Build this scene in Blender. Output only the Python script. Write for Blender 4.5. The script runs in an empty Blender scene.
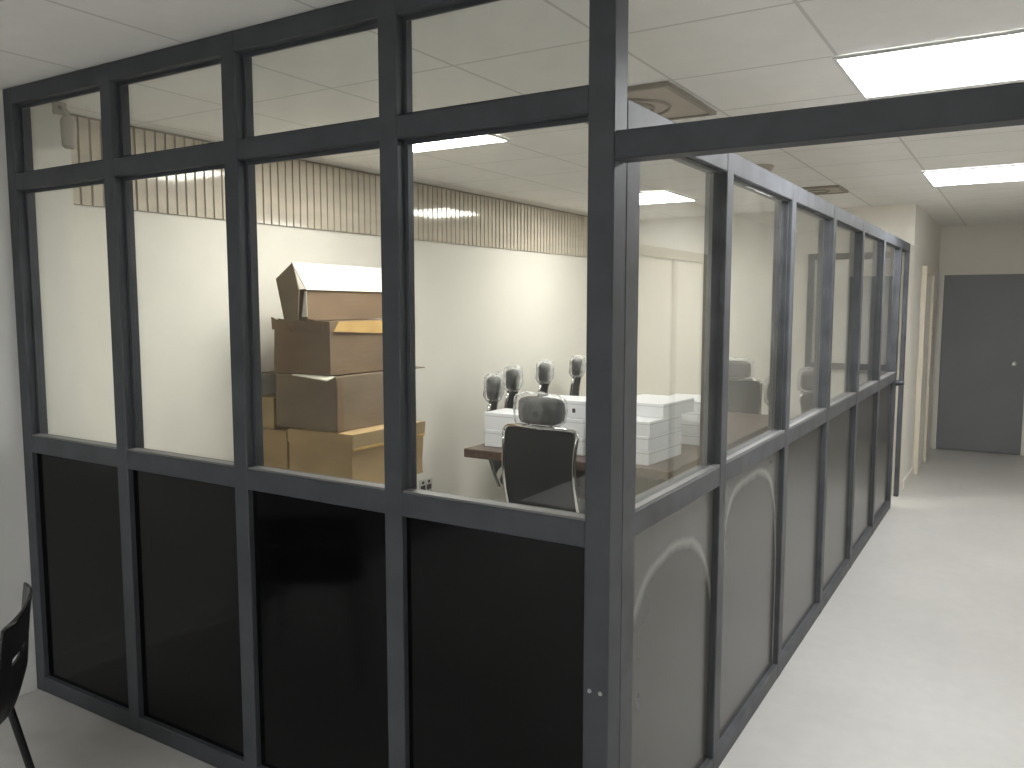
import bpy, bmesh, math, random
from mathutils import Vector, Matrix, noise
random.seed(4)
R = math.radians
scene = bpy.context.scene
COL = scene.collection

# ------------------------------------------------------------------ camera
cam_data = bpy.data.cameras.new('camera')
cam_data.sensor_fit = 'HORIZONTAL'
cam_data.sensor_width = 36.0
cam_data.lens = 826.7 * 36.0 / 1024.0
cam_data.clip_start = 0.02
cam = bpy.data.objects.new('camera', cam_data)
COL.objects.link(cam)
cam.location = (0, 0, 1.65)
cam.rotation_euler = (R(90 - 5.588), 0, R(31.728))
scene.camera = cam

# ------------------------------------------------------------------ view, world
scene.view_settings.view_transform = 'Standard'
scene.view_settings.look = 'None'
scene.view_settings.gamma = 1.0
scene.view_settings.use_curve_mapping = False
scene.view_settings.exposure = 1.43
world = bpy.data.worlds.new('world')
scene.world = world
world.use_nodes = True
world.node_tree.nodes['Background'].inputs[0].default_value = (0.6, 0.65, 0.7, 1)
world.node_tree.nodes['Background'].inputs[1].default_value = 0.02
scene.cycles.max_bounces = 14
scene.cycles.diffuse_bounces = 7
scene.cycles.transparent_max_bounces = 24
scene.cycles.sample_clamp_indirect = 6.0
LAMP_ROOM = 11.0        # radiance of the ceiling panels
LAMP_CORR = 10.0

# ------------------------------------------------------------------ layout (metres)
CEIL = 2.503
FY = 1.8255             # front face of the front partition
SX = -0.845             # corridor face of the side partition
XL = -3.72              # long wall of the room
XP = -3.53              # pier and outer left wall
YB = 8.0                # back wall of the room
YE = 10.5               # end of the corridor
XR = 0.72               # right wall of the corridor
XC = -0.848             # corridor wall beyond the room

# ------------------------------------------------------------------ helpers
def lin(r, g, b):
    f = lambda c: (c / 255 / 12.92) if c / 255 <= 0.04045 else ((c / 255 + 0.055) / 1.055) ** 2.4
    return (f(r), f(g), f(b), 1)

def tag(o, label=None, cat=None, group=None, kind=None):
    if label: o['label'] = label
    if cat: o['category'] = cat
    if group: o['group'] = group
    if kind: o['kind'] = kind
    return o

def empty(name, loc=(0, 0, 0), rz=0.0, label=None, cat=None, group=None, kind=None):
    o = bpy.data.objects.new(name, None)
    o.empty_display_size = 0.1
    COL.objects.link(o)
    o.location = loc
    o.rotation_euler = (0, 0, rz)
    return tag(o, label, cat, group, kind)

def obj(name, bm, mat, parent=None, smooth=False, loc=None, kind=None):
    me = bpy.data.meshes.new(name)
    bmesh.ops.recalc_face_normals(bm, faces=bm.faces[:])
    bm.to_mesh(me)
    bm.free()
    mats = mat if isinstance(mat, (list, tuple)) else [mat]
    for m in mats: me.materials.append(m)
    if smooth:
        for p in me.polygons: p.use_smooth = True
        try: me.set_sharp_from_angle(angle=R(38))
        except Exception: pass
    o = bpy.data.objects.new(name, me)
    COL.objects.link(o)
    if parent: o.parent = parent
    if loc: o.location = loc
    if kind: o['kind'] = kind
    return o

def box(bm, x0, x1, y0, y1, z0, z1, bev=0.0, seg=2, mi=0, mat=None):
    c = [(x0, y0, z0), (x1, y0, z0), (x1, y1, z0), (x0, y1, z0), (x0, y0, z1), (x1, y0, z1), (x1, y1, z1), (x0, y1, z1)]
    vs = [bm.verts.new(p) for p in c]
    fs = [bm.faces.new([vs[i] for i in q]) for q in ((3, 2, 1, 0), (4, 5, 6, 7), (0, 1, 5, 4), (1, 2, 6, 5), (2, 3, 7, 6), (3, 0, 4, 7))]
    for f in fs: f.material_index = mi
    if mat is not None:
        for v in vs: v.co = mat @ v.co
    if bev > 0:
        es = list({e for f in fs for e in f.edges})
        r = bmesh.ops.bevel(bm, geom=es, offset=bev, segments=seg, affect='EDGES', profile=0.5)
        for f in r['faces']: f.material_index = mi
    return vs

def boxes(*args, **kw):
    bm = bmesh.new()
    for a in args: box(bm, *a, **kw)
    return bm

def tube(bm, pts, r, n=8, closed=False, mi=0):
    pts = [Vector(p) for p in pts]
    N = len(pts)
    rad = r if isinstance(r, (list, tuple)) else [r] * N
    rings, prev = [], None
    for i, p in enumerate(pts):
        if closed: t = pts[(i + 1) % N] - pts[i - 1]
        else: t = pts[min(i + 1, N - 1)] - pts[max(i - 1, 0)]
        t.normalize()
        if prev is None:
            a = Vector((0, 0, 1)) if abs(t.z) < 0.9 else Vector((1, 0, 0))
            u = t.cross(a).normalized()
        else:
            u = (prev - t * prev.dot(t)).normalized()
        prev = u
        w = t.cross(u)
        rings.append([bm.verts.new(p + (u * math.cos(2 * math.pi * k / n) + w * math.sin(2 * math.pi * k / n)) * rad[i]) for k in range(n)])
    M = N if closed else N - 1
    for i in range(M):
        a, b = rings[i], rings[(i + 1) % N]
        for k in range(n):
            bm.faces.new((a[k], a[(k + 1) % n], b[(k + 1) % n], b[k])).material_index = mi
    if not closed:
        bm.faces.new(rings[0][::-1]).material_index = mi
        bm.faces.new(rings[-1]).material_index = mi

def lathe(bm, prof, n=20, c=(0, 0, 0), axis='Z', mi=0):
    rings = []
    for r, z in prof:
        ring = []
        for k in range(n):
            a = 2 * math.pi * k / n
            p = (r * math.cos(a), r * math.sin(a), z)
            if axis == 'X': p = (z, r * math.cos(a), r * math.sin(a))
            if axis == 'Y': p = (r * math.cos(a), z, r * math.sin(a))
            ring.append(bm.verts.new((p[0] + c[0], p[1] + c[1], p[2] + c[2])))
        rings.append(ring)
    for a, b in zip(rings, rings[1:]):
        for k in range(n):
            bm.faces.new((a[k], a[(k + 1) % n], b[(k + 1) % n], b[k])).material_index = mi
    bm.faces.new(rings[0][::-1]).material_index = mi
    bm.faces.new(rings[-1]).material_index = mi

def plate(bm, pts, off, mi=0):
    """a polygon given by its corners, thickened by the vector off"""
    off = Vector(off)
    a = [bm.verts.new(Vector(p)) for p in pts]
    b = [bm.verts.new(Vector(p) + off) for p in pts]
    n = len(pts)
    bm.faces.new(a[::-1]).material_index = mi
    bm.faces.new(b).material_index = mi
    for i in range(n):
        bm.faces.new((a[i], a[(i + 1) % n], b[(i + 1) % n], b[i])).material_index = mi

def copy_tree(o, parent=None):
    c = o.copy()
    COL.objects.link(c)
    if parent: c.parent = parent
    for ch in list(o.children): copy_tree(ch, c)
    return c

# ------------------------------------------------------------------ materials
def new_mat(name):
    m = bpy.data.materials.new(name)
    m.use_nodes = True
    nt = m.node_tree
    return m, nt, nt.nodes['Principled BSDF']

def N(nt, t, **kw):
    n = nt.nodes.new(t)
    for k, v in kw.items(): setattr(n, k, v)
    return n

def basic(name, col, rough=0.6, spec=0.5, metal=0.0, var=0.0, scale=6.0, bump=0.0, bscale=60.0, coat=0.0, stretch=None):
    """a procedural paint or plastic: noise-mottled colour, optional noise bump"""
    m, nt, b = new_mat(name)
    b.inputs['Roughness'].default_value = rough
    b.inputs['Specular IOR Level'].default_value = spec
    b.inputs['Metallic'].default_value = metal
    b.inputs['Coat Weight'].default_value = coat
    tc = N(nt, 'ShaderNodeTexCoord')
    vec = tc.outputs['Object']
    if stretch:
        mp = N(nt, 'ShaderNodeMapping')
        mp.inputs['Scale'].default_value = stretch
        nt.links.new(vec, mp.inputs[0])
        vec = mp.outputs[0]
    nz = N(nt, 'ShaderNodeTexNoise')
    nz.inputs['Scale'].default_value = scale
    nz.inputs['Detail'].default_value = 5
    nt.links.new(vec, nz.inputs['Vector'])
    rp = N(nt, 'ShaderNodeValToRGB')
    rp.color_ramp.elements[0].position = 0.3
    rp.color_ramp.elements[1].position = 0.7
    rp.color_ramp.elements[0].color = tuple(c * (1 - var) for c in col[:3]) + (1,)
    rp.color_ramp.elements[1].color = tuple(min(1, c * (1 + var)) for c in col[:3]) + (1,)
    nt.links.new(nz.outputs['Fac'], rp.inputs[0])
    nt.links.new(rp.outputs[0], b.inputs['Base Color'])
    if bump:
        n2 = N(nt, 'ShaderNodeTexNoise')
        n2.inputs['Scale'].default_value = bscale
        nt.links.new(vec, n2.inputs['Vector'])
        bp = N(nt, 'ShaderNodeBump')
        bp.inputs['Strength'].default_value = bump
        bp.inputs['Distance'].default_value = 0.01
        nt.links.new(n2.outputs['Fac'], bp.inputs['Height'])
        nt.links.new(bp.outputs[0], b.inputs['Normal'])
    return m

def glass_mat():
    """one face of a clear pane: Schlick reflection over clear transmission, a thin film of dust"""
    m, nt, b = new_mat('clear_glass')
    nt.nodes.remove(b)
    out = nt.nodes['Material Output']
    geo = N(nt, 'ShaderNodeNewGeometry')
    dot = N(nt, 'ShaderNodeVectorMath', operation='DOT_PRODUCT')
    nt.links.new(geo.outputs['Normal'], dot.inputs[0])
    nt.links.new(geo.outputs['Incoming'], dot.inputs[1])
    ab = N(nt, 'ShaderNodeMath', operation='ABSOLUTE'); nt.links.new(dot.outputs['Value'], ab.inputs[0])
    om = N(nt, 'ShaderNodeMath', operation='SUBTRACT'); om.inputs[0].default_value = 1; nt.links.new(ab.outputs[0], om.inputs[1])
    pw = N(nt, 'ShaderNodeMath', operation='POWER'); nt.links.new(om.outputs[0], pw.inputs[0]); pw.inputs[1].default_value = 5
    ma = N(nt, 'ShaderNodeMath', operation='MULTIPLY_ADD'); nt.links.new(pw.outputs[0], ma.inputs[0])
    ma.inputs[1].default_value = 0.96; ma.inputs[2].default_value = 0.04
    tr = N(nt, 'ShaderNodeBsdfTransparent'); tr.inputs[0].default_value = (0.97, 0.98, 0.97, 1)
    gl = N(nt, 'ShaderNodeBsdfGlossy'); gl.inputs['Roughness'].default_value = 0.0
    gl.inputs[0].default_value = (1, 1, 1, 1)
    mx = N(nt, 'ShaderNodeMixShader')
    nt.links.new(ma.outputs[0], mx.inputs[0]); nt.links.new(tr.outputs[0], mx.inputs[1]); nt.links.new(gl.outputs[0], mx.inputs[2])
    tc = N(nt, 'ShaderNodeTexCoord')
    nz = N(nt, 'ShaderNodeTexNoise'); nz.inputs['Scale'].default_value = 3.5; nz.inputs['Detail'].default_value = 6
    nt.links.new(tc.outputs['Object'], nz.inputs['Vector'])
    mr = N(nt, 'ShaderNodeMapRange'); mr.inputs['From Min'].default_value = 0.45; mr.inputs['From Max'].default_value = 0.8
    mr.inputs['To Min'].default_value = 0.004; mr.inputs['To Max'].default_value = 0.04
    nt.links.new(nz.outputs['Fac'], mr.inputs['Value'])
    df = N(nt, 'ShaderNodeBsdfDiffuse'); df.inputs[0].default_value = (0.75, 0.76, 0.78, 1)
    m2 = N(nt, 'ShaderNodeMixShader')
    nt.links.new(mr.outputs[0], m2.inputs[0]); nt.links.new(mx.outputs[0], m2.inputs[1]); nt.links.new(df.outputs[0], m2.inputs[2])
    nt.links.new(m2.outputs[0], out.inputs['Surface'])
    return m

def film_mat():
    """crinkled clear packing film"""
    m, nt, b = new_mat('plastic_film')
    out = nt.nodes['Material Output']
    b.inputs['Base Color'].default_value = (0.8, 0.82, 0.83, 1)
    b.inputs['Roughness'].default_value = 0.18
    tc = N(nt, 'ShaderNodeTexCoord')
    nz = N(nt, 'ShaderNodeTexNoise'); nz.inputs['Scale'].default_value = 14; nz.inputs['Detail'].default_value = 4; nz.inputs['Distortion'].default_value = 1.5
    nt.links.new(tc.outputs['Object'], nz.inputs['Vector'])
    bp = N(nt, 'ShaderNodeBump'); bp.inputs['Strength'].default_value = 0.7; bp.inputs['Distance'].default_value = 0.02
    nt.links.new(nz.outputs['Fac'], bp.inputs['Height']); nt.links.new(bp.outputs[0], b.inputs['Normal'])
    tr = N(nt, 'ShaderNodeBsdfTransparent')
    mr = N(nt, 'ShaderNodeMapRange'); mr.inputs['From Min'].default_value = 0.35; mr.inputs['From Max'].default_value = 0.65
    mr.inputs['To Min'].default_value = -0.06; mr.inputs['To Max'].default_value = 0.16
    nt.links.new(nz.outputs['Fac'], mr.inputs['Value'])
    # film seen edge-on is looked through lengthwise, so it reads whiter at the rim
    lw = N(nt, 'ShaderNodeLayerWeight'); lw.inputs['Blend'].default_value = 0.45
    sq = N(nt, 'ShaderNodeMath', operation='POWER'); nt.links.new(lw.outputs['Facing'], sq.inputs[0]); sq.inputs[1].default_value = 2.0
    ad = N(nt, 'ShaderNodeMath', operation='MULTIPLY_ADD', use_clamp=True); nt.links.new(sq.outputs[0], ad.inputs[0]); ad.inputs[1].default_value = 0.75
    nt.links.new(mr.outputs[0], ad.inputs[2])
    mx = N(nt, 'ShaderNodeMixShader')
    nt.links.new(ad.outputs[0], mx.inputs[0]); nt.links.new(tr.outputs[0], mx.inputs[1]); nt.links.new(b.outputs[0], mx.inputs[2])
    nt.links.new(mx.outputs[0], out.inputs['Surface'])
    return m

def ceiling_mat():
    m, nt, b = new_mat('ceiling_tile')
    b.inputs['Roughness'].default_value = 0.9
    tc = N(nt, 'ShaderNodeTexCoord')
    sp = N(nt, 'ShaderNodeSeparateXYZ'); nt.links.new(tc.outputs['Object'], sp.inputs[0])
    seams = []
    for ax, off in (('X', 0.0), ('Y', 3.11)):
        a = N(nt, 'ShaderNodeMath', operation='ADD'); nt.links.new(sp.outputs[ax], a.inputs[0]); a.inputs[1].default_value = 60.0 - off + 0.006
        mo = N(nt, 'ShaderNodeMath', operation='MODULO'); nt.links.new(a.outputs[0], mo.inputs[0]); mo.inputs[1].default_value = 0.6
        lt = N(nt, 'ShaderNodeMath', operation='LESS_THAN'); nt.links.new(mo.outputs[0], lt.inputs[0]); lt.inputs[1].default_value = 0.012
        seams.append(lt)
    mx = N(nt, 'ShaderNodeMath', operation='MAXIMUM'); nt.links.new(seams[0].outputs[0], mx.inputs[0]); nt.links.new(seams[1].outputs[0], mx.inputs[1])
    nz = N(nt, 'ShaderNodeTexNoise'); nz.inputs['Scale'].default_value = 5; nz.inputs['Detail'].default_value = 8; nz.inputs['Roughness'].default_value = 0.65
    nt.links.new(tc.outputs['Object'], nz.inputs['Vector'])
    rp = N(nt, 'ShaderNodeValToRGB')
    rp.color_ramp.elements[0].position = 0.3; rp.color_ramp.elements[1].position = 0.7
    rp.color_ramp.elements[0].color = (0.80, 0.79, 0.765, 1); rp.color_ramp.elements[1].color = (0.86, 0.85, 0.825, 1)
    nt.links.new(nz.outputs['Fac'], rp.inputs[0])
    mc = N(nt, 'ShaderNodeMix', data_type='RGBA')
    nt.links.new(mx.outputs[0], mc.inputs['Factor']); nt.links.new(rp.outputs[0], mc.inputs['A']); mc.inputs['B'].default_value = (0.62, 0.61, 0.59, 1)
    nt.links.new(mc.outputs['Result'], b.inputs['Base Color'])
    return m

def floor_mat():
    m, nt, b = new_mat('vinyl_floor')
    b.inputs['Roughness'].default_value = 0.42
    b.inputs['Specular IOR Level'].default_value = 0.4
    tc = N(nt, 'ShaderNodeTexCoord')
    n1 = N(nt, 'ShaderNodeTexNoise'); n1.inputs['Scale'].default_value = 1.3; n1.inputs['Detail'].default_value = 6
    n2 = N(nt, 'ShaderNodeTexNoise'); n2.inputs['Scale'].default_value = 14; n2.inputs['Detail'].default_value = 6
    nt.links.new(tc.outputs['Object'], n1.inputs['Vector']); nt.links.new(tc.outputs['Object'], n2.inputs['Vector'])
    av = N(nt, 'ShaderNodeMath', operation='MULTIPLY_ADD'); nt.links.new(n2.outputs['Fac'], av.inputs[0]); av.inputs[1].default_value = 0.5
    nt.links.new(n1.outputs['Fac'], av.inputs[2])
    rp = N(nt, 'ShaderNodeValToRGB')
    rp.color_ramp.elements[0].position = 0.5; rp.color_ramp.elements[1].position = 1.0
    rp.color_ramp.elements[0].color = (0.53, 0.52, 0.495, 1); rp.color_ramp.elements[1].color = (0.60, 0.59, 0.565, 1)
    nt.links.new(av.outputs[0], rp.inputs[0]); nt.links.new(rp.outputs[0], b.inputs['Base Color'])
    return m

def panel_mat(name, arch=None):
    """dark coated board; arch = (y, z, half width, half height) of the wiped patch inside a dusty border"""
    m, nt, b = new_mat(name)
    b.inputs['Specular IOR Level'].default_value = 0.5 if arch is not None else 0.22
    b.inputs['Roughness'].default_value = 0.12
    tc = N(nt, 'ShaderNodeTexCoord')
    nz = N(nt, 'ShaderNodeTexNoise'); nz.inputs['Scale'].default_value = 4; nz.inputs['Detail'].default_value = 6
    nt.links.new(tc.outputs['Object'], nz.inputs['Vector'])
    base, dust = (0.002, 0.0021, 0.0023, 1), (0.004, 0.0043, 0.0046, 1)
    rp = N(nt, 'ShaderNodeValToRGB')
    rp.color_ramp.elements[0].position = 0.35; rp.color_ramp.elements[1].position = 0.75
    rp.color_ramp.elements[0].color = base; rp.color_ramp.elements[1].color = dust
    nt.links.new(nz.outputs['Fac'], rp.inputs[0])
    col = rp.outputs[0]
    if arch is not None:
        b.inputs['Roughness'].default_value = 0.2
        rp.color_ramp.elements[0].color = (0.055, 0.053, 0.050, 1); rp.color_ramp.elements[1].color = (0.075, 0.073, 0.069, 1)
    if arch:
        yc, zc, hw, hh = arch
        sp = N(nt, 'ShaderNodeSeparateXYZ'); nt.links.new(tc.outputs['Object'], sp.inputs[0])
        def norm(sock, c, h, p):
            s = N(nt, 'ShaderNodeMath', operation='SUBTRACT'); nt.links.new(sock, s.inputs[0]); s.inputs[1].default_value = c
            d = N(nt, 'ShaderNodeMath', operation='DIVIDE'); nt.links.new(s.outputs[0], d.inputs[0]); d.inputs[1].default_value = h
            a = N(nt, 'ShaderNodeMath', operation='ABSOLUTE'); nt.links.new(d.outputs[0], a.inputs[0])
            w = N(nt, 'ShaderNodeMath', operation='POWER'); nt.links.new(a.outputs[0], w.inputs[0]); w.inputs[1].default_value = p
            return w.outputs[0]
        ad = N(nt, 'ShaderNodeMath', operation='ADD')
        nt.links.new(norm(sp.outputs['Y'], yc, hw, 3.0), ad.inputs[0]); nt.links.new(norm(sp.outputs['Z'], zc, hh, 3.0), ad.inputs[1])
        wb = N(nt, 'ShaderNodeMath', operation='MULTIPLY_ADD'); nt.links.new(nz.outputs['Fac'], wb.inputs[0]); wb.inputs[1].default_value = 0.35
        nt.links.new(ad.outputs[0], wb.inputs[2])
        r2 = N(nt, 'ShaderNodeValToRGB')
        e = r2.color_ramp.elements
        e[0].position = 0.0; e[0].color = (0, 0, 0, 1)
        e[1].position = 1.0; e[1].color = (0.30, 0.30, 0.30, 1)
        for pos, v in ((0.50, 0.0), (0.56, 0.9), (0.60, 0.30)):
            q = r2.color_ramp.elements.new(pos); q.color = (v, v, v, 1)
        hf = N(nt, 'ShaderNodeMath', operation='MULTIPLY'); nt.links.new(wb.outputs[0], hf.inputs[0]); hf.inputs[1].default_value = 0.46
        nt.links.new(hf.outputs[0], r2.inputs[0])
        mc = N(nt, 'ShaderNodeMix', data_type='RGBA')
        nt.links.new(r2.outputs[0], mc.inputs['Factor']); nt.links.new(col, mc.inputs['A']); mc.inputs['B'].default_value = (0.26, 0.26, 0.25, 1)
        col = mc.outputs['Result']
    nt.links.new(col, b.inputs['Base Color'])
    return m

def emit_mat(name, col, strength):
    m, nt, b = new_mat(name)
    b.inputs['Base Color'].default_value = (0.8, 0.8, 0.8, 1)
    b.inputs['Emission Color'].default_value = col
    b.inputs['Emission Strength'].default_value = strength
    return m

def cardboard(name, col, var=0.14):
    m = basic(name, col, rough=0.85, spec=0.2, var=var, scale=3.0, bump=0.12, bscale=25, stretch=(1, 1, 2.5))
    return m

M = {}
M['wall'] = basic('cream_paint', (0.80, 0.78, 0.715), rough=0.7, spec=0.3, var=0.02, scale=2.0, bump=0.03)
M['wall_outer'] = basic('pale_paint', (0.80, 0.80, 0.785), rough=0.75, spec=0.3, var=0.02, scale=2.0)
M['wall_dark'] = basic('darkened_unseen_wall', (0.12, 0.12, 0.12), rough=0.7)  # unseen walls darkened so glass and black panels reflect less
M['corr_wall'] = basic('corridor_paint', (0.80, 0.78, 0.735), rough=0.7, spec=0.3, var=0.02, scale=2.0)
M['ceil'] = ceiling_mat()
M['floor'] = floor_mat()
M['frame'] = basic('charcoal_aluminium', (0.058, 0.064, 0.073), rough=0.5, spec=0.35, var=0.15, scale=9.0)
M['frame_side'] = basic('charcoal_aluminium_paler', (0.075, 0.079, 0.088), rough=0.55, spec=0.45, var=0.25, scale=9.0)  # paler, more mottled grey for the side partition
M['bead_lit'] = basic('bead_lit_grey', (0.17, 0.17, 0.17), rough=0.45)  # room light on the sill ledge, put into a paler grey
M['gasket'] = basic('black_gasket', (0.012, 0.012, 0.013), rough=0.6)
M['glass'] = glass_mat()
M['panel'] = panel_mat('black_board')
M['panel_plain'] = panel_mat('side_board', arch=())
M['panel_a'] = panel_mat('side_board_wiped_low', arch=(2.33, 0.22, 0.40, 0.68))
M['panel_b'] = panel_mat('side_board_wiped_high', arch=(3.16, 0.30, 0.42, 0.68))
M['slat'] = basic('varnished_slat', (0.60, 0.54, 0.45), rough=0.07, spec=0.5, var=0.10, scale=2.0, stretch=(1, 1, 6))
M['slat_back'] = basic('slat_backing', (0.32, 0.27, 0.215), rough=0.6)
M['lamp_room'] = emit_mat('lamp_diffuser_room', (1.0, 0.965, 0.89, 1), LAMP_ROOM)
M['lamp_corr'] = emit_mat('lamp_diffuser_corridor', (0.97, 0.985, 1.0, 1), LAMP_CORR)
M['lamp_added'] = emit_mat('lamp_diffuser_added', (0.97, 0.985, 1.0, 1), 14.0)  # unseen lamps added to brighten the area before the front partition
M['white_metal'] = basic('white_enamel', (0.72, 0.72, 0.71), rough=0.45)
M['vent'] = basic('beige_grille', (0.44, 0.40, 0.34), rough=0.6, var=0.05)
M['vent_dark'] = basic('grille_gap', (0.33, 0.305, 0.26), rough=0.8)
M['door_dark'] = basic('door_grey_with_glare', (0.22, 0.225, 0.245), rough=0.5, var=0.06, scale=2.0)  # dark door raised to grey, with the corridor glare painted in
M['cream_frame'] = basic('cream_gloss', (0.70, 0.655, 0.545), rough=0.4)
M['tan_frame'] = basic('tan_frame', (0.36, 0.31, 0.23), rough=0.5)
M['steel'] = basic('brushed_steel', (0.6, 0.6, 0.6), rough=0.3, metal=1.0)
M['chrome'] = basic('chrome', (0.75, 0.75, 0.74), rough=0.12, metal=1.0)
M['mesh_black'] = basic('black_mesh_fabric', (0.010, 0.0105, 0.0095), rough=0.6, spec=0.2, var=0.2, scale=40, bump=0.2, bscale=220)
M['seat_black'] = basic('black_seat_fabric', (0.02, 0.02, 0.021), rough=0.8, var=0.15, scale=30)
M['plastic_black'] = basic('black_plastic', (0.016, 0.016, 0.018), rough=0.35)
M['head_grey'] = basic('grey_headrest_fabric', (0.06, 0.06, 0.058), rough=0.8, var=0.2, scale=12)
M['film'] = film_mat()
M['wood'] = basic('dark_walnut', (0.085, 0.056, 0.044), rough=0.35, spec=0.5, var=0.3, scale=3.0, stretch=(14, 1.2, 14))
M['carton_white'] = basic('white_carton', (0.76, 0.78, 0.82), rough=0.6, var=0.02, scale=3.0)
M['carton_mark'] = basic('carton_print', (0.05, 0.05, 0.06), rough=0.6)
M['carton_line'] = basic('carton_fold', (0.30, 0.31, 0.33), rough=0.7)
M['card_a'] = cardboard('cardboard_grey_brown', (0.215, 0.168, 0.116))
M['card_b'] = cardboard('cardboard_brown', (0.20, 0.142, 0.092))
M['card_c'] = cardboard('cardboard_tan', (0.42, 0.295, 0.155))
M['card_d'] = cardboard('cardboard_light', (0.40, 0.30, 0.17))
M['card_in'] = cardboard('cardboard_pale_inside', (0.80, 0.77, 0.66), 0.05)
M['tape'] = basic('packing_tape', (0.52, 0.34, 0.13), rough=0.25, var=0.15, scale=8)
M['shadow_gap'] = basic('dark_gap', (0.03, 0.022, 0.015), rough=0.9)
M['socket'] = basic('socket_plate', (0.62, 0.61, 0.57), rough=0.4)

# ------------------------------------------------------------------ room shell
def struct(name, bm, mat):
    return obj(name, bm, mat, kind='structure')

YN, YT = -5.0, 0.12      # room behind the camera, wall thickness
struct('floor', boxes((XL - 0.3, XR + 0.3, YN - 0.3, YE + 0.3, -0.12, 0.0)), M['floor'])
struct('ceiling', boxes((XL - 0.3, XR + 0.3, YN - 0.3, YE + 0.3, CEIL, CEIL + 0.12)), M['ceil'])
struct('wall_left', boxes((XL - 0.15, XL, 2.10, YB + YT, 0, CEIL)), M['wall'])
struct('wall_front_left', boxes((XL - 0.15, XP, FY + 0.075, 2.098, 0, CEIL)), M['wall'])
struct('wall_outer_left', boxes((XL - 0.15, XP, 0.750, FY + 0.073, 0, CEIL)), M['wall_outer'])
struct('wall_rear_left', boxes((XL - 0.15, XP, YN, 0.748, 0, CEIL)), M['wall_dark'])  # unseen rear length split off and darkened to dim reflections
struct('wall_back', boxes((XL, XC, YB, YB + YT, 0, CEIL)), M['wall'])
struct('wall_pier', boxes((-0.90, XC, 7.714, YB - 0.001, 0, 2.145)), M['wall'])
struct('wall_corridor_left', boxes((XC - 0.12, XC, YB + YT, YE, 0, CEIL)), M['corr_wall'])
struct('wall_corridor_end', boxes((XC - 0.12, XR + 0.12, YE, YE + 0.12, 0, CEIL)), M['corr_wall'])
struct('wall_right', boxes((XR, XR + 0.12, YN, YE, 0, CEIL)), M['corr_wall'])
struct('wall_near', boxes((XL, XR, YN - 0.12, YN, 0, CEIL)), M['wall_dark'])
struct('baseboard_outer_left', boxes((XP, XP + 0.012, 0.750, FY - 0.002, 0, 0.115), bev=0.004), M['wall_outer'])
struct('baseboard_corridor_left', boxes((XC, XC + 0.010, YB, 8.72, 0, 0.08), bev=0.003), M['corr_wall'])

# ------------------------------------------------------------------ slatted cladding on the long wall
sp = empty('slatted_panel', (XL, 2.11, 2.10), 0, 'tan varnished strip of vertical slats along the top of the cream wall', 'wall panel')
bm = boxes((0.0, 0.008, 0, YB - 2.12, 0, CEIL - 2.10 - 0.001))
obj('backing_board', bm, M['slat_back'], sp)
bm = bmesh.new()
y = 0.02
while y + 0.042 < YB - 2.13:
    box(bm, 0.006, 0.016, y, y + 0.045, 0.0, CEIL - 2.10 - 0.012)
    y += 0.0565
o = obj('slats', bm, M['slat'], sp)

# ------------------------------------------------------------------ ceiling lamps
def ceiling_lamp(x0, x1, y0, y1, mat, label, group):
    cx, cy = (x0 + x1) / 2, (y0 + y1) / 2
    t = empty('ceiling_lamp', (cx, cy, CEIL - 0.002), 0, label, 'ceiling light', group)
    hx, hy = (x1 - x0) / 2, (y1 - y0) / 2
    w = 0.014
    obj('lamp_frame', boxes((-hx, hx, -hy, -hy + w, -0.010, 0), (-hx, hx, hy - w, hy, -0.010, 0),
                            (-hx, -hx + w, -hy + w, hy - w, -0.010, 0), (hx - w, hx, -hy + w, hy - w, -0.010, 0)), M['white_metal'], t)
    obj('diffuser', boxes((-hx + w, hx - w, -hy + w, hy - w, -0.007, -0.002)), mat, t)
    return t
G_ = 'square panel lights in the ceiling grid'
ceiling_lamp(-0.615, 0.035, 3.11, 3.76, M['lamp_corr'], 'large glaring ceiling light just above the header beam at top right', G_)
ceiling_lamp(-3.015, -2.365, -2.89, -2.24, M['lamp_added'], 'added unseen ceiling light behind the viewer, nearest the outer left wall', G_)
ceiling_lamp(-0.615, 0.035, -2.89, -2.24, M['lamp_added'], 'added unseen ceiling light behind the viewer, nearest the right wall', G_)
ceiling_lamp(-1.815, -1.165, -2.89, -2.24, M['lamp_added'], 'added unseen ceiling light behind the viewer, middle one of that row', G_)
ceiling_lamp(-0.62, 0.04, 6.06, 6.80, M['lamp_corr'], 'ceiling light farther down the corridor, below the header beam', G_)
ceiling_lamp(-2.97, -2.33, 3.11, 3.76, M['lamp_room'], 'ceiling light inside the glazed room above the cardboard boxes', G_)
ceiling_lamp(-2.97, -2.35, 6.03, 6.72, M['lamp_room'], 'ceiling light deep inside the glazed room, right of the corner post', G_)

# ------------------------------------------------------------------ ceiling vents, detector
def vent(x0, x1, y0, y1, label, ring):
    cx, cy, hx, hy = (x0 + x1) / 2, (y0 + y1) / 2, (x1 - x0) / 2, (y1 - y0) / 2
    t = empty('ceiling_vent', (cx, cy, CEIL - 0.002), 0, label, 'vent', 'beige vents in the ceiling')
    w = 0.022
    obj('vent_frame', boxes((-hx, hx, -hy, -hy + w, -0.016, 0), (-hx, hx, hy - w, hy, -0.016, 0),
                            (-hx, -hx + w, -hy + w, hy - w, -0.016, 0), (hx - w, hx, -hy + w, hy - w, -0.016, 0)), M['vent_dark'], t)
    obj('vent_plate', boxes((-hx + w, hx - w, -hy + w, hy - w, -0.010, 0)), M['vent'], t)
    bm = bmesh.new()
    for r in ring:
        tube(bm, [(r * math.cos(a * math.pi / 16), r * math.sin(a * math.pi / 16), -0.012) for a in range(32)], 0.008, 6, closed=True)
    obj('vent_ring', bm, M['vent_dark'], t, smooth=True)
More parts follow.
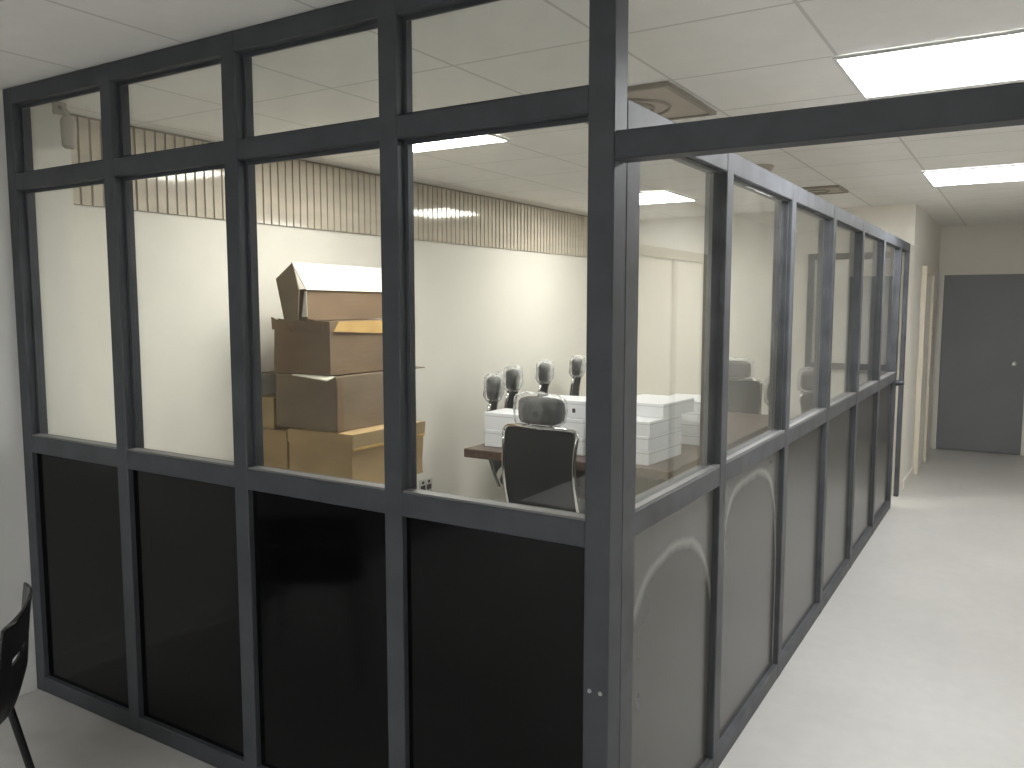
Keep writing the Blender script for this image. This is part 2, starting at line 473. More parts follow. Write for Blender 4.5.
vent(-1.79, -1.215, 3.11, 3.70, 'square beige ceiling vent with a dark edge near the corner post', (0.10, 0.17))
vent(-1.56, -1.19, 6.42, 6.80, 'small beige ceiling vent far back above the side partition', (0.08,))
bm = bmesh.new()
lathe(bm, [(0.085, 0), (0.085, -0.012), (0.07, -0.035), (0.03, -0.045)], 24)
tag(obj('smoke_detector', bm, M['vent'], None, True, (-1.455, 5.30, CEIL - 0.001)), 'small round smoke detector on the ceiling between the two vents', 'smoke detector')

# ------------------------------------------------------------------ glazed partitions
GL = 0.045               # glass set-back, front
GS = 0.027               # glass set-back, side
DP = 0.075               # profile depth
Z_B, Z_S0, Z_S1, Z_T0, Z_T1, Z_R = 0.068, 1.035, 1.104, 2.103, 2.166, 2.437
fp = empty('front_partition', (-2.2, FY + DP / 2, 0), 0,
           'charcoal framed glass partition with black lower panels facing the viewer', 'partition')
inv = Matrix.Translation(-fp.location)
def fbox(name, mat, *args, bev=0.003, parent=fp, iv=inv):
    bm = bmesh.new()
    for a in args: box(bm, *a, bev=bev, seg=1, mat=iv)
    return obj(name, bm, mat, parent)
mull = [(-3.528, -3.465), (-2.876, -2.811), (-2.222, -2.157), (-1.569, -1.504)]
for i, (a, b) in enumerate(mull):
    fbox('mullion', M['frame'], (a, b, FY, FY + DP, 0.0, CEIL - 0.001))
corner = fbox('corner_post', M['frame'], (-0.915, SX, FY, FY + DP, 0.0, CEIL - 0.001))
e = 0.0012
xa, xb = mull[0][0] + 0.002, -0.913
fbox('top_rail', M['frame'], (xa, xb, FY + e, FY + DP - e, Z_R, CEIL - 0.001))
fbox('transom', M['frame'], (xa, xb, FY + e, FY + DP - e, Z_T0, Z_T1))
fbox('sill_rail', M['frame'], (xa, xb, FY + e, FY + DP - e, Z_S0, Z_S1))
fbox('base_rail', M['frame'], (xa, xb, FY + e, FY + DP - e, 0.0, Z_B))
bays = [(mull[i][1], (mull[i + 1][0] if i < 3 else -0.915)) for i in range(4)]
for (a, b) in bays:
    for z0, z1 in ((Z_S1, Z_T0), (Z_T1, Z_R)):
        fbox('glass_pane', M['glass'], (a - 0.004, b + 0.004, FY + GL - 0.003, FY + GL + 0.003, z0 - 0.004, z1 + 0.004), bev=0)
    fbox('lower_panel', M['panel'], (a - 0.004, b + 0.004, FY + 0.022, FY + 0.034, Z_B - 0.004, Z_S0 + 0.004), bev=0)
# glazing beads: thin lips round each pane, the sill one paled as if lit
for (a, b) in bays:
    g = 0.012
    bm = bmesh.new()
    for z0, z1 in ((Z_S1, Z_T0), (Z_T1, Z_R)):
        for q in (((a, b, z0, z0 + g),) if z0 != Z_S1 else ()) + ((a, b, z1 - g, z1), (a, a + g, z0 + g, z1 - g), (b - g, b, z0 + g, z1 - g)):
            box(bm, q[0], q[1], FY + GL - 0.012, FY + GL - 0.0035, q[2], q[3], mat=inv)
    obj('glazing_bead', bm, M['frame'], fp)
    fbox('sill_bead_lit', M['bead_lit'], (a, b, FY + 0.006, FY + GL - 0.0035, Z_S1 - 0.001, Z_S1 + 0.006), bev=0)
# screw heads on the corner post
bm = bmesh.new()
for dx in (-0.018, 0.012):
    lathe(bm, [(0.006, 0.0), (0.005, -0.003), (0.002, -0.004)], 10, (-0.878 + dx - fp.location.x, FY - fp.location.y, 0.665), 'Y')
obj('screw_head', bm, M['steel'], corner and fp, True)

hb = empty('header_beam', (SX, FY, 0), 0, 'charcoal beam crossing overhead from the corner post to the right', 'beam')
obj('beam', boxes((0.001, XR - SX - 0.001, 0.0, 0.065, 1.988, 2.055), bev=0.003, seg=1), M['frame'], hb)

spn = empty('side_partition', (SX - DP / 2, 4.6, 0), 0,
            'long charcoal framed glass partition running down the corridor with grey lower panels', 'partition')
inv2 = Matrix.Translation(-spn.location)
def sbox(name, mat, *args, bev=0.003):
    return fbox(name, mat, *args, bev=bev, parent=spn, iv=inv2)
sm = [(1.9015, 1.985), (2.700, 2.768), (3.590, 3.658), (4.470, 4.538), (5.355, 5.423), (6.240, 6.308), (7.130, 7.198)]
for a, b in sm:
    sbox('mullion', M['frame_side'], (SX - DP, SX, a, b, 0.0, 2.144))
sbox('door_post', M['frame_side'], (SX - 0.035, SX, 7.645, 7.712, 0.0, 2.144))
sbox('top_rail', M['frame_side'], (SX - DP + e, SX - e, 1.903, 7.711, 2.075, 2.146))
sbox('sill_rail', M['frame_side'], (SX - DP + e, SX - e, 1.903, 7.196, Z_S0, Z_S1))
sbox('base_rail', M['frame_side'], (SX - DP + e, SX - e, 1.903, 7.196, 0.0, Z_B))
for i in range(6):
    a, b = sm[i][1], sm[i + 1][0]
    sbox('glass_pane', M['glass'], (SX - GS - 0.003, SX - GS + 0.003, a - 0.004, b + 0.004, Z_S1 - 0.004, 2.079), bev=0)
    bm = boxes((SX - 0.034, SX - 0.022, a - 0.004, b + 0.004, Z_B - 0.004, Z_S0 + 0.004))
    bmesh.ops.translate(bm, vec=(-spn.location.x, -spn.location.y, 0), verts=bm.verts)
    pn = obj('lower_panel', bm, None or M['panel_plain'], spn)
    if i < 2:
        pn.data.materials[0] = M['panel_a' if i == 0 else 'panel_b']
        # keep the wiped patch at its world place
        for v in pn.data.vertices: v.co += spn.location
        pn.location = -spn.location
    g = 0.005
    bm = bmesh.new()
    for q in ((a, b, 2.075 - g, 2.075), (a, a + g, Z_S1 + g, 2.075 - g), (b - g, b, Z_S1 + g, 2.075 - g)):
        box(bm, SX - GS + 0.0035, SX - GS + 0.010, q[0], q[1], q[2], q[3], mat=inv2)
    obj('glazing_bead', bm, M['frame_side'], spn)
    sbox('sill_bead_lit', M['bead_lit'], (SX - GS + 0.0035, SX - 0.003, a, b, Z_S1 - 0.001, Z_S1 + 0.006), bev=0)
bm = bmesh.new()
lathe(bm, [(0.022, 0), (0.022, 0.05), (0.016, 0.06)], 14, (SX - spn.location.x, 7.165 - spn.location.y, 1.02), 'X')
obj('door_lock', bm, M['frame'], spn, True)

# ------------------------------------------------------------------ back wall window
w = empty('window_1', (-1.335, YB, 1.05), 0, kind='structure')
hx = 0.385
obj('window_frame', boxes((-hx, -hx + 0.055, -0.04, 0, 0, 1.05), (hx - 0.055, hx, -0.04, 0, 0, 1.05), (-hx + 0.055, hx - 0.055, -0.04, 0, 0, 0.055),
                          (-hx + 0.055, hx - 0.055, -0.04, 0, 0.995, 1.05), (-0.02, 0.02, -0.035, 0, 0.055, 0.995), bev=0.003, seg=1), M['frame'], w)
obj('window_blind', boxes((-hx + 0.055, hx - 0.055, -0.012, -0.003, 0.055, 0.995)), M['corr_wall'], w)

# ------------------------------------------------------------------ doors
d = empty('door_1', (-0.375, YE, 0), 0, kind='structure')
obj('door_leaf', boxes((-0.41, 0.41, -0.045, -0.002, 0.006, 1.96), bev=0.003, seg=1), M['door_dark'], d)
obj('door_frame', boxes((-0.445, -0.412, -0.05, 0, 0, 1.99), (0.412, 0.445, -0.05, 0, 0, 1.99), (-0.412, 0.412, -0.05, 0, 1.962, 1.99)), M['corr_wall'], d)
bm = bmesh.new()
lathe(bm, [(0.026, 0), (0.026, -0.008), (0.012, -0.012), (0.012, -0.04), (0.026, -0.05), (0.028, -0.065), (0.016, -0.078)], 18, (0.300, -0.045, 1.0), 'Y')
obj('door_knob', bm, M['steel'], d, True)

d = empty('door_2', (XC, 9.15, 0), 0, kind='structure')
obj('door_frame', boxes((0, 0.045, -0.42, -0.35, 0, 2.0), (0, 0.045, 0.35, 0.42, 0, 2.0), (0, 0.045, -0.35, 0.35, 1.93, 2.0), bev=0.004, seg=1), M['cream_frame'], d)
obj('door_leaf', boxes((0, 0.02, -0.348, 0.348, 0.006, 1.928)), M['corr_wall'], d)

d = empty('door_3', (XR, 6.53, 0), 0, kind='structure')
fr = [(-0.05, 0, -1.30, -1.22, 0, 2.08), (-0.05, 0, 0.58, 0.66, 0, 2.08), (-0.05, 0, -1.22, 0.58, 2.0, 2.08), (-0.045, 0, -0.14, -0.06, 0, 2.0)]
obj('door_frame', boxes(*fr, bev=0.004, seg=1), M['tan_frame'], d)
obj('door_leaf', boxes((-0.025, -0.001, -1.22, -0.142, 0.006, 1.998)), M['cream_frame'], d)
obj('door_leaf', boxes((-0.025, -0.001, -0.058, 0.58, 0.006, 1.998)), M['cream_frame'], d)

sw = empty('light_switch', (XC, 10.02, 1.33), 0, 'small dark switch on the corridor wall beside the far grey door', 'light switch')
obj('switch_plate', boxes((0, 0.008, -0.04, 0.04, -0.06, 0.06), bev=0.003), M['plastic_black'], sw)
obj('rocker', boxes((0.006, 0.014, -0.018, 0.018, -0.03, 0.03), bev=0.003), M['steel'], sw)

# ------------------------------------------------------------------ wall socket, pier fitting
so = empty('wall_socket', (XL, 4.79, 0.305), 0, 'double power socket low on the cream wall right of the cardboard boxes', 'socket')
obj('socket_plate', boxes((0, 0.009, -0.075, 0.075, -0.05, 0.05), bev=0.004), M['socket'], so)
for s in (-1, 1):
    bm = boxes((0.008, 0.0115, s * 0.036 - 0.026, s * 0.036 + 0.026, -0.034, 0.004))
    obj('socket_face', bm, M['plastic_black'], so)
    obj('rocker', boxes((0.008, 0.013, s * 0.036 - 0.010, s * 0.036 + 0.010, 0.016, 0.036), bev=0.002), M['plastic_black'], so)

ca = empty('wall_camera', (XP, 2.055, 2.40), 0, 'small pale grey camera on a bracket high on the pier at the far left', 'camera')
bm = bmesh.new()
tube(bm, [(0.0, 0.0, 0.075), (0.03, 0.0, 0.075), (0.055, 0.0, 0.05), (0.06, 0.0, 0.02)], 0.010, 8)
box(bm, 0.0, 0.008, -0.03, 0.03, 0.045, 0.10, bev=0.003)
obj('bracket', bm, M['vent'], ca, True)
bm = bmesh.new()
lathe(bm, [(0.018, -0.10), (0.028, -0.09), (0.031, -0.04), (0.031, 0.015), (0.022, 0.03)], 16, (0.062, 0.0, 0.0))
obj('camera_body', bm, M['vent'], ca, True)

# ------------------------------------------------------------------ cardboard boxes
def carton(x0, x1, y0, y1, z0, z1, mat, label, group='stacked cardboard boxes', seam=True, top_tape=False):
    cx, cy = (x0 + x1) / 2, (y0 + y1) / 2
    t = empty('cardboard_box', (cx, cy, z0), 0, label, 'cardboard box', group)
    hx, hy, h = (x1 - x0) / 2, (y1 - y0) / 2, z1 - z0
    bm = bmesh.new()
    box(bm, -hx, hx, -hy, hy, 0.001, h - 0.001)
    bmesh.ops.subdivide_edges(bm, edges=bm.edges[:], cuts=5, use_grid_fill=True)
    for v in bm.verts:                       # soft dents and bulges of a used carton
        n = noise.noise(Vector((v.co.x * 4 + x0 * 7, v.co.y * 4 + z0 * 9, v.co.z * 5 + y0)))
        d = 0.007 * n
        if abs(abs(v.co.x) - hx) < 1e-4: v.co.x += d if v.co.x > 0 else -d
        if abs(abs(v.co.y) - hy) < 1e-4: v.co.y += d if v.co.y > 0 else -d
    obj('carton_body', bm, mat, t, True)
    return t, hx, hy, h

XF = 3.19
# main stack, bottom to top
carton(-3.42, -2.965, 3.21, 3.70, 0.0, 0.33, M['card_b'], 'brown box at the floor under the main stack, behind the black panel')
carton(-3.42, -2.970, 3.20, 3.70, 0.33, 0.66, M['card_b'], 'brown box just below the taped box, its right end behind the thin mullion')
t, hx, hy, h = carton(-3.42, -2.955, XF, 3.79, 0.66, 0.965, M['card_c'], 'tan box with a taped lid lip, fourth from the top of the main stack')
bm = bmesh.new()
plate(bm, [(hx + 0.007, -hy - 0.006, h - 0.078), (hx + 0.007, hy + 0.004, h - 0.078), (hx + 0.012, hy + 0.006, h), (hx + 0.012, -hy - 0.006, h)], (0.003, 0, 0))
obj('lid_lip', bm, M['card_d'], t)
bm = bmesh.new()
plate(bm, [(hx + 0.010, -hy - 0.002, h - 0.088), (hx + 0.010, hy, h - 0.084), (hx + 0.010, hy, h - 0.070), (hx + 0.010, -hy - 0.002, h - 0.072)], (0.003, 0, 0))
obj('tape_strip', bm, M['tape'], t)
bm = bmesh.new()
plate(bm, [(-hx, -hy - 0.010, h - 0.004), (hx + 0.012, -hy - 0.010, h - 0.004), (hx + 0.012, -hy - 0.010, h - 0.10), (-hx, -hy - 0.010, h - 0.075)], (0, 0.003, 0))
obj('lid_front', bm, M['card_c'], t)

t, hx, hy, h = carton(-3.52, -3.068, 3.20, 3.76, 0.967, 1.262, M['card_a'], 'wide brown box with flaps sticking out, third from the top of the stack')
f = [[(hx - 0.02, hy, h - 0.006), (hx - 0.40, hy, h - 0.004), (hx - 0.36, hy + 0.22, h + 0.0), (hx - 0.03, hy + 0.24, h - 0.004)],
     [(-hx, -hy + 0.01, h - 0.004), (-hx, hy - 0.05, h - 0.004), (-hx - 0.18, hy - 0.08, h - 0.004), (-hx - 0.185, -hy + 0.02, h - 0.012)]]
for q in f:
    bm = bmesh.new(); plate(bm, q, (0, 0, 0.005)); obj('flap', bm, M['card_a'], t)
bm = bmesh.new()
plate(bm, [(hx + 0.008, -hy - 0.004, 0.0), (hx + 0.008, -hy + 0.045, 0.0), (hx + 0.008, -hy + 0.035, h - 0.01), (hx + 0.008, -hy - 0.004, h - 0.01)], (0.002, 0, 0))
obj('corner_fold', bm, M['card_b'], t)
bm = bmesh.new()
plate(bm, [(-0.08, -hy - 0.02, h - 0.003), (0.19, -hy - 0.03, h - 0.022), (0.21, -hy + 0.01, h - 0.004), (-0.08, -hy + 0.01, h - 0.003)], (0, 0, 0.006))
obj('torn_edge', bm, M['card_in'], t)

t, hx, hy, h = carton(-3.52, -3.105, 3.20, 3.82, 1.268, 1.555, M['card_b'], 'brown box with crumpled top edge, second from the top of the stack')
bm = bmesh.new()
plate(bm, [(hx + 0.007, -hy + 0.02, h - 0.055), (hx + 0.007, hy - 0.04, h - 0.085), (hx + 0.006, hy, h - 0.002), (hx + 0.006, -hy + 0.06, h - 0.002)], (0.003, 0, 0))
obj('tape_strip', bm, M['tape'], t)
bm = bmesh.new()
for k in range(7):
    x = -hx - 0.012 + k * 0.055
    plate(bm, [(x, -hy - 0.008, h - 0.05), (x + 0.057, -hy - 0.008, h - 0.05), (x + 0.057, -hy - 0.012, h + 0.006 * (k % 2)), (x, -hy - 0.012 - 0.004 * (k % 3), h + 0.012 * ((k * 3) % 2) + (0.02 if k == 0 else 0))], (0, 0.003, 0))
obj('crumpled_flap', bm, M['card_b'], t)

# topmost: a shallow carton with its lid flap tilted up, pale inside
t, hx, hy, h = carton(-3.425, -3.262, 3.20, 3.93, 1.557, 1.725, M['card_b'], 'open box on top of the stack with its pale lid flap tilted up')
bm = bmesh.new()
plate(bm, [(hx + 0.010, -hy - 0.015, h - 0.004), (hx + 0.010, hy, h - 0.010), (hx - 0.075, hy - 0.01, h + 0.135), (hx - 0.06, -hy - 0.05, h + 0.142)], (-0.006, 0, 0.0))
obj('lid_flap', bm, M['card_in'], t)
bm = bmesh.new()
plate(bm, [(-hx + 0.015, -hy - 0.030, -0.001), (hx - 0.045, -hy - 0.030, 0.005), (hx - 0.020, -hy - 0.042, h - 0.006), (hx - 0.055, -hy - 0.052, h + 0.138), (-hx - 0.020, -hy - 0.050, h + 0.055)], (0, 0.006, 0))
obj('end_flap', bm, M['card_a'], t)
bm = bmesh.new()
plate(bm, [(hx - 0.036, -hy - 0.010, 0.02), (hx + 0.004, -hy - 0.010, 0.02), (hx + 0.004, -hy - 0.010, h - 0.012), (hx - 0.012, -hy - 0.010, h - 0.012)], (0, 0.003, 0))
obj('pale_edge', bm, M['card_in'], t)

# smaller boxes between the stack and the wall
carton(-3.712, -3.455, 3.19, 3.60, 0.0, 0.60, M['card_b'], 'tall box on the floor against the wall, left of the main stack')
carton(-3.712, -3.440, 3.19, 3.60, 0.60, 0.945, M['card_c'], 'tan box wedged beside the wall, lower one left of the stack')
carton(-3.712, -3.545, 3.20, 3.62, 0.945, 1.125, M['card_d'], 'small pale box by the wall, upper one left of the stack')

# ------------------------------------------------------------------ conference table
TX0, TX1, TY0, TY1 = -2.93, -1.575, 4.165, 6.75
tb = empty('conference_table', ((TX0 + TX1) / 2, (TY0 + TY1) / 2, 0), 0, 'long dark walnut conference table piled with white cartons', 'table')
hx, hy = (TX1 - TX0) / 2, (TY1 - TY0) / 2
obj('tabletop', boxes((-hx, hx, -hy, hy, 0.695, 0.75), bev=0.006), M['wood'], tb)
for s in (-1, 1):
    obj('leg_panel', boxes((-hx + 0.42, hx - 0.42, s * (hy - 0.62) - 0.025, s * (hy - 0.45) + 0.025, 0, 0.695), bev=0.004), M['wood'], tb)
obj('modesty_panel', boxes((-0.03, 0.03, -hy + 0.65, hy - 0.65, 0.12, 0.694), bev=0.004), M['wood'], tb)

# ------------------------------------------------------------------ white cartons on the table
def make_white(w_, d_, h_):
    t = empty('white_carton')
    tag(t, 'x', 'carton', 'white cartons on the conference table')
    obj('carton_body', boxes((-w_ / 2, w_ / 2, -d_ / 2, d_ / 2, 0.0, h_ - 0.001), bev=0.004), M['carton_white'], t)
    bm = bmesh.new()
    box(bm, -w_ / 2 - 0.0008, w_ / 2 + 0.0008, -d_ / 2 - 0.0008, d_ / 2 + 0.0008, h_ * 0.78, h_ * 0.78 + 0.0022)
    obj('lid_seam', bm, M['carton_line'], t)
    return t
W1 = make_white(0.33, 0.235, 0.108)
W2 = make_white(0.34, 0.43, 0.082)
W3 = make_white(0.33, 0.36, 0.071)
used = set()
def white(src, x, y, z, label, rz=0.0, mark=False):
    if src.name not in used:
        used.add(src.name); o = src
    else:
        o = copy_tree(src)
    o.location = (x, y, z); o.rotation_euler = (0, 0, rz); o['label'] = label
    if mark:
        bm = boxes((0.085, 0.105, -0.1195, -0.1178, 0.035, 0.06))
        obj('printed_mark', bm, M['carton_mark'], o)
    return o
# left stack, beside the chair: two rows of two, a third layer on the right
zz = 0.751
white(W1, -2.70, 4.42, zz, 'white carton at the left end of the table, lower one behind the near chair', 0.03)
white(W1, -2.70, 4.42, zz + 0.109, 'white carton at the left end of the table, upper one behind the near chair', -0.02)
names = ['bottom', 'middle', 'top']
for k in range(3):
    white(W1, -2.34, 4.44, zz + 0.109 * k, 'white carton in the stack right of the near headrest, %s of three' % names[k], 0.02 * (k - 1), k == 2)
# middle stack by the corner post
for k in range(3):
    white(W2, -1.885, 4.47, zz + 0.082 * k, 'white carton in the wide stack right of the corner post, %s' % ['bottom layer', 'second layer', 'third layer'][k], [-0.07, -0.09, -0.06][k])
white(W2, -1.87, 4.635, zz + 0.082 * 3, 'white carton set back on top of the wide stack beside the corner post', -0.07)
# far stack behind it
for k in range(4):
    white(W3, -1.83, 5.20, zz + 0.071 * k, 'white carton in the tall stack near the first side mullion, %s layer' % ['lowest', 'second', 'third', 'topmost'][k], [0.01, -0.01, 0.0, 0.02][k])

# ------------------------------------------------------------------ office chairs
def cushion(bm, w_, d_, h_, c, amp=0.0, seed=0, nx=14, ny=8, p=4.0, curve=0.0):
    """superellipsoid pillow, optionally crinkled"""
    rows = []
    for i in range(ny + 1):
        ph = -math.pi / 2 + math.pi * i / ny
        row = []
        for k in range(nx * 2):
            th = math.pi * k / nx
            s = lambda v, q: math.copysign(abs(v) ** (2.0 / q), v)
            x = s(math.cos(ph), p) * s(math.cos(th), p) * w_ / 2
            y = s(math.cos(ph), p) * s(math.sin(th), 2.6) * d_ / 2
            z = s(math.sin(ph), p) * h_ / 2
            y -= curve * (1 - (2 * x / w_) ** 2)
            n = noise.noise(Vector((x * 26 + seed, y * 26, z * 26))) * amp if amp else 0
            l = math.sqrt(x * x + y * y + z * z) + 1e-6
            row.append(bm.verts.new((c[0] + x * (1 + n / l), c[1] + y * (1 + n / l), c[2] + z * (1 + n / l))))
        rows.append(row)
    n = nx * 2
    for a, b in zip(rows, rows[1:]):
        for k in range(n):
            bm.faces.new((a[k], a[(k + 1) % n], b[(k + 1) % n], b[k]))
    bmesh.ops.remove_doubles(bm, verts=bm.verts[:], dist=1e-5)

def back_y(z):            # recline of the back
    return -0.240 - 0.10 * (z - 0.50) + 0.045 * math.sin((z - 0.48) / 0.5 * math.pi) * -1

def make_office_chair():
    t = empty('office_chair')
    tag(t, 'x', 'office chair', 'office chairs around the conference table')
    bm = bmesh.new()
    cushion(bm, 0.50, 0.48, 0.075, (0, 0.02, 0.462))
    obj('seat', bm, M['seat_black'], t, True)
    # backrest: thin sling in a chrome hoop
    bm = bmesh.new()
    z0, z1, nz_, nx_ = 0.50, 0.985, 12, 10
    hw = lambda z: 0.232 - 0.012 * math.sin((z - z0) / (z1 - z0) * math.pi) - (0.004 if z < 0.6 else 0)
    fr, bk = [], []
    for i in range(nz_ + 1):
        z = z0 + (z1 - z0) * i / nz_
        rf, rb = [], []
        for k in range(nx_ + 1):
            u = -1 + 2 * k / nx_
            rr = 1.0
            if i == nz_: rr = 0.88
            elif i == nz_ - 1: rr = 0.975
            x = u * (hw(z) - 0.008) * rr
            y = back_y(z) + 0.018 * u * u
            rf.append(bm.verts.new((x, y + 0.006, z))); rb.append(bm.verts.new((x, y - 0.006, z)))
        fr.append(rf); bk.append(rb)
    for i in range(nz_):
        for k in range(nx_):
            bm.faces.new((fr[i][k], fr[i][k + 1], fr[i + 1][k + 1], fr[i + 1][k]))
            bm.faces.new((bk[i][k + 1], bk[i][k], bk[i + 1][k], bk[i + 1][k + 1]))
    for i in range(nz_):
        bm.faces.new((fr[i][0], fr[i + 1][0], bk[i + 1][0], bk[i][0])); bm.faces.new((fr[i][-1], bk[i][-1], bk[i + 1][-1], fr[i + 1][-1]))
    for k in range(nx_):
        bm.faces.new((fr[0][k], bk[0][k], bk[0][k + 1], fr[0][k + 1])); bm.faces.new((fr[-1][k], fr[-1][k + 1], bk[-1][k + 1], bk[-1][k]))
    back = obj('backrest', bm, M['mesh_black'], t, True)
    pts = []
    for i in range(0, 12):
        z = 0.44 + (z1 - 0.045 - 0.44) * i / 11
        pts.append((-hw(max(z, z0)), back_y(z) + 0.018, z))
    for a in (20, 45, 70):
        pts.append((-hw(z1) + 0.045 * (1 - math.cos(R(a))), back_y(z1) + 0.016, z1 - 0.045 + 0.045 * math.sin(R(a))))
    for k in range(1, 8):
        u = -0.8 + 1.6 * k / 8
        pts.append((u * hw(z1), back_y(z1) + 0.018 * u * u, z1 + 0.002))
    rev = [(-p[0], p[1], p[2]) for p in pts[:15]][::-1]
    pts = pts + rev
    bm = bmesh.new()
    tube(bm, pts, 0.0115, 10)
    obj('back_frame', bm, M['chrome'], back, True)
    # headrest on two stems, still in its film
    bm = bmesh.new()
    cushion(bm, 0.285, 0.085, 0.15, (0, -0.255, 1.075), 0.004, 3, curve=0.018)
    hd = obj('headrest', bm, M['head_grey'], t, True)
    bm = bmesh.new()
    cushion(bm, 0.315, 0.125, 0.185, (-0.010, -0.255, 1.080), 0.022, 11, 20, 12, curve=0.018)
    obj('plastic_wrap', bm, M['film'], hd, True)
    for s in (-1, 1):
        bm = bmesh.new()
        tube(bm, [(s * 0.07, back_y(0.975), 0.975), (s * 0.07, -0.270, 1.000), (s * 0.07, -0.256, 1.05)], 0.007, 8)
        obj('headrest_stem', bm, M['chrome'], t, True)
    for s in (-1, 1):
        bm = bmesh.new()
        x = s * 0.255
        tube(bm, [(x * 0.86, -0.12, 0.47), (x * 1.04, -0.14, 0.50), (x * 1.06, -0.17, 0.58), (x * 1.06, -0.13, 0.630), (x * 1.06, 0.10, 0.630), (x * 1.06, 0.15, 0.58), (x * 1.04, 0.12, 0.50), (x * 0.86, 0.10, 0.47)], 0.011, 8)
        arm = obj('armrest', bm, M['chrome'], t, True)
        bm = bmesh.new()
        cushion(bm, 0.05, 0.25, 0.028, (x * 1.06, -0.015, 0.643), p=3.5)
        obj('arm_pad', bm, M['plastic_black'], arm, True)
        bm = bmesh.new()
        cushion(bm, 0.075, 0.29, 0.06, (x * 1.06, -0.015, 0.643), 0.012, 5 + s, 14, 8, p=3.0)
        obj('plastic_wrap', bm, M['film'], arm, True)
    bm = bmesh.new()
    lathe(bm, [(0.13, 0.425), (0.12, 0.40), (0.04, 0.385), (0.035, 0.25), (0.028, 0.245), (0.028, 0.10)], 18)
    obj('gas_column', bm, M['plastic_black'], t, True)
    for k in range(5):
        a = 2 * math.pi * k / 5 + math.pi / 2
        c, s = math.cos(a), math.sin(a)
        bm = bmesh.new()
        tube(bm, [(0, 0, 0.125), (0.10 * c, 0.10 * s, 0.115), (0.28 * c, 0.28 * s, 0.075)], [0.032, 0.026, 0.016], 8)
        leg = obj('base_arm', bm, M['chrome'], t, True)
        bm = bmesh.new()
        mt = Matrix.Translation((0.28 * c, 0.28 * s, 0.03)) @ Matrix.Rotation(a, 4, 'Z')
        for off in (-0.014, 0.014):
            b2 = bmesh.new()
            lathe(b2, [(0.020, -0.009), (0.0295, -0.006), (0.0295, 0.006), (0.020, 0.009)], 14, (0, off, 0), 'Y')
            me = bpy.data.meshes.new('tmp'); b2.to_mesh(me); b2.free(); me.transform(mt); bm.from_mesh(me); bpy.data.meshes.remove(me)
        tube(bm, [(0.28 * c, 0.28 * s, 0.03), (0.28 * c, 0.28 * s, 0.078)], 0.007, 8)
        obj('caster', bm, M['plastic_black'], leg, True)
    return t

C0 = make_office_chair()
first = [True]
def chair(x, y, rz, label, cy=-0.255):
    """x, y: where the back stands; the seat lies in front of it"""
    o = C0 if first[0] else copy_tree(C0)
    first[0] = False
    dx, dy = -cy * -math.sin(rz), -cy * math.cos(rz)
    o.location = (x + dx, y + dy, 0)
    o.rotation_euler = (0, 0, rz)
    o['label'] = label
    return o
chair(-2.185, 3.80, R(-1.5), 'black mesh chair with chrome edge, its back to the viewer, at the near table end', -0.29)
chair(-3.05, 4.72, R(-64), 'film wrapped office chair at the left of the table, nearest along the wall')
chair(-3.275, 5.33, R(-68), 'film wrapped office chair second along the wall side of the table')
chair(-3.375, 6.00, R(-70), 'film wrapped office chair third along the wall side, behind the near headrest')
chair(-3.42, 6.68, R(-72), 'film wrapped office chair farthest along the wall, beside the corner post')
chair(-2.13, 7.15, R(178), 'office chair at the far head of the table, facing the viewer')
chair(-1.38, 5.52, R(96), 'office chair on the corridor side of the table, behind the second side mullion')
chair(-1.35, 6.45, R(82), 'office chair on the corridor side, farther one in front of the dark window')

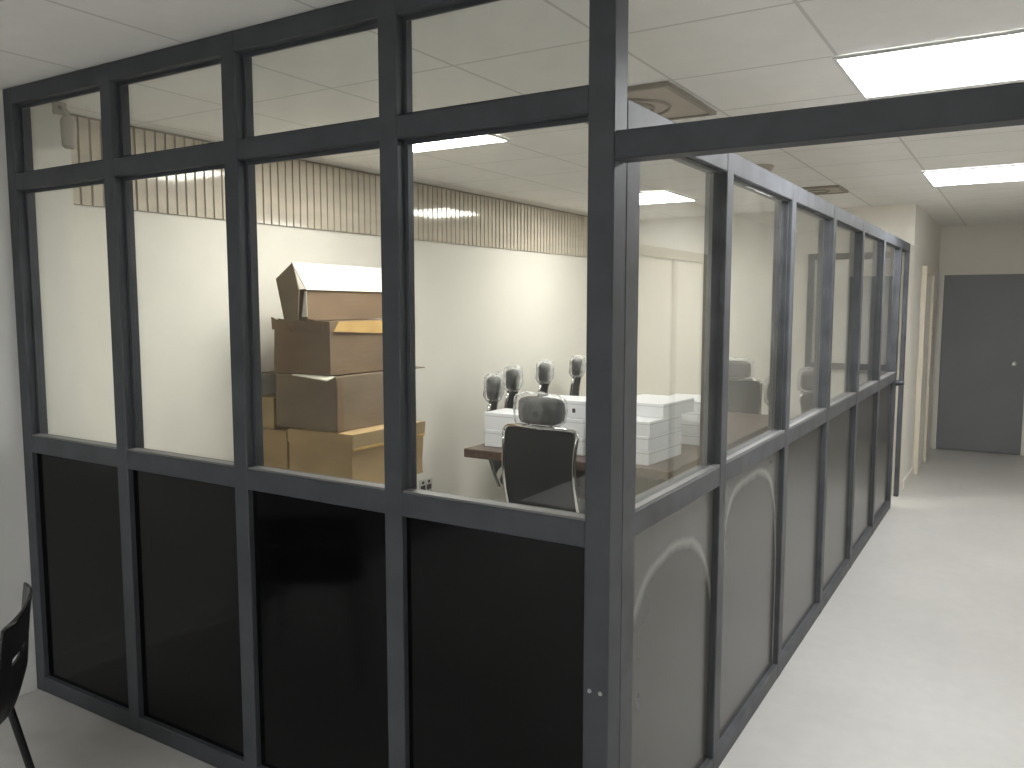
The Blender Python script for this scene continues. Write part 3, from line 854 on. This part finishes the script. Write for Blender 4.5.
# ------------------------------------------------------------------ plastic chair at the lower left
def make_shell_chair():
    t = empty('plastic_chair')
    prof = [(0.235, 0.425), (0.21, 0.445), (0.10, 0.442), (0.0, 0.435), (-0.10, 0.432), (-0.185, 0.440), (-0.232, 0.468), (-0.250, 0.53),
            (-0.256, 0.60), (-0.258, 0.625), (-0.260, 0.645), (-0.264, 0.68), (-0.269, 0.72), (-0.274, 0.75), (-0.277, 0.768)]
    nx_ = 14
    bm = bmesh.new()
    def grid(off):
        rows = []
        for i, (py, pz) in enumerate(prof):
            p0 = Vector(prof[max(i - 1, 0)]); p1 = Vector(prof[min(i + 1, len(prof) - 1)])
            tg = (p1 - p0).normalized(); nrm = Vector((-tg.y, tg.x)) * -1
            w_ = 0.215 if i < 7 else 0.235 - 0.02 * (i - 7) / 7
            if i == len(prof) - 1: w_ *= 0.86
            if i == 0: w_ *= 0.93
            row = []
            for k in range(nx_ + 1):
                u = -1 + 2 * k / nx_
                lift = 0.035 * abs(u) ** 3 if i > 5 else 0.02 * abs(u) ** 3
                row.append(bm.verts.new((u * w_, py + (lift if i > 5 else 0) + nrm.x * off, pz + (0 if i > 5 else lift) + nrm.y * off - (0.02 * u * u if i == len(prof) - 1 else 0))))
            rows.append(row)
        return rows
    A, B = grid(0.0), grid(0.007)
    hole = lambda i, k: i in (9, 11) and k in (2, 3, 5, 8, 10, 11) and not (i == 11)
    n = len(prof) - 1
    for i in range(n):
        for k in range(nx_):
            if hole(i, k):
                for (a0, a1, b0, b1) in ((A[i][k], A[i][k + 1], B[i][k], B[i][k + 1]), (A[i + 1][k], A[i + 1][k + 1], B[i + 1][k], B[i + 1][k + 1])):
                    bm.faces.new((a0, a1, b1, b0))
                for kk, inside in ((k, hole(i, k - 1)), (k + 1, hole(i, k + 1))):
                    if not inside: bm.faces.new((A[i][kk], A[i + 1][kk], B[i + 1][kk], B[i][kk]))
                continue
            bm.faces.new((A[i][k], A[i][k + 1], A[i + 1][k + 1], A[i + 1][k]))
            bm.faces.new((B[i][k + 1], B[i][k], B[i + 1][k], B[i + 1][k + 1]))
    for i in range(n):
        for k in (0, nx_): bm.faces.new((A[i][k], A[i + 1][k], B[i + 1][k], B[i][k]))
    for k in range(nx_):
        for i in (0, n): bm.faces.new((A[i][k], A[i][k + 1], B[i][k + 1], B[i][k]))
    obj('seat_shell', bm, M['plastic_black'], t, True)
    for sx in (-1, 1):
        for sy in (-1, 1):
            bm = bmesh.new()
            tube(bm, [(sx * 0.15, sy * 0.13, 0.425), (sx * 0.185, sy * 0.165, 0.41), (sx * 0.225, sy * 0.245, 0.0)], 0.0125, 10)
            obj('leg', bm, M['plastic_black'], t, True)
    bm = bmesh.new()
    tube(bm, [(-0.17, -0.15, 0.415), (-0.17, 0.15, 0.415)], 0.010, 8); tube(bm, [(0.17, -0.15, 0.415), (0.17, 0.15, 0.415)], 0.010, 8)
    obj('under_frame', bm, M['plastic_black'], t, True)
    return t
pc = make_shell_chair()
tag(pc, 'black slotted plastic chair at the lower left beside the front partition', 'chair')
pc.location = (-2.665, 1.065, 0)
pc.rotation_euler = (0, 0, R(145))
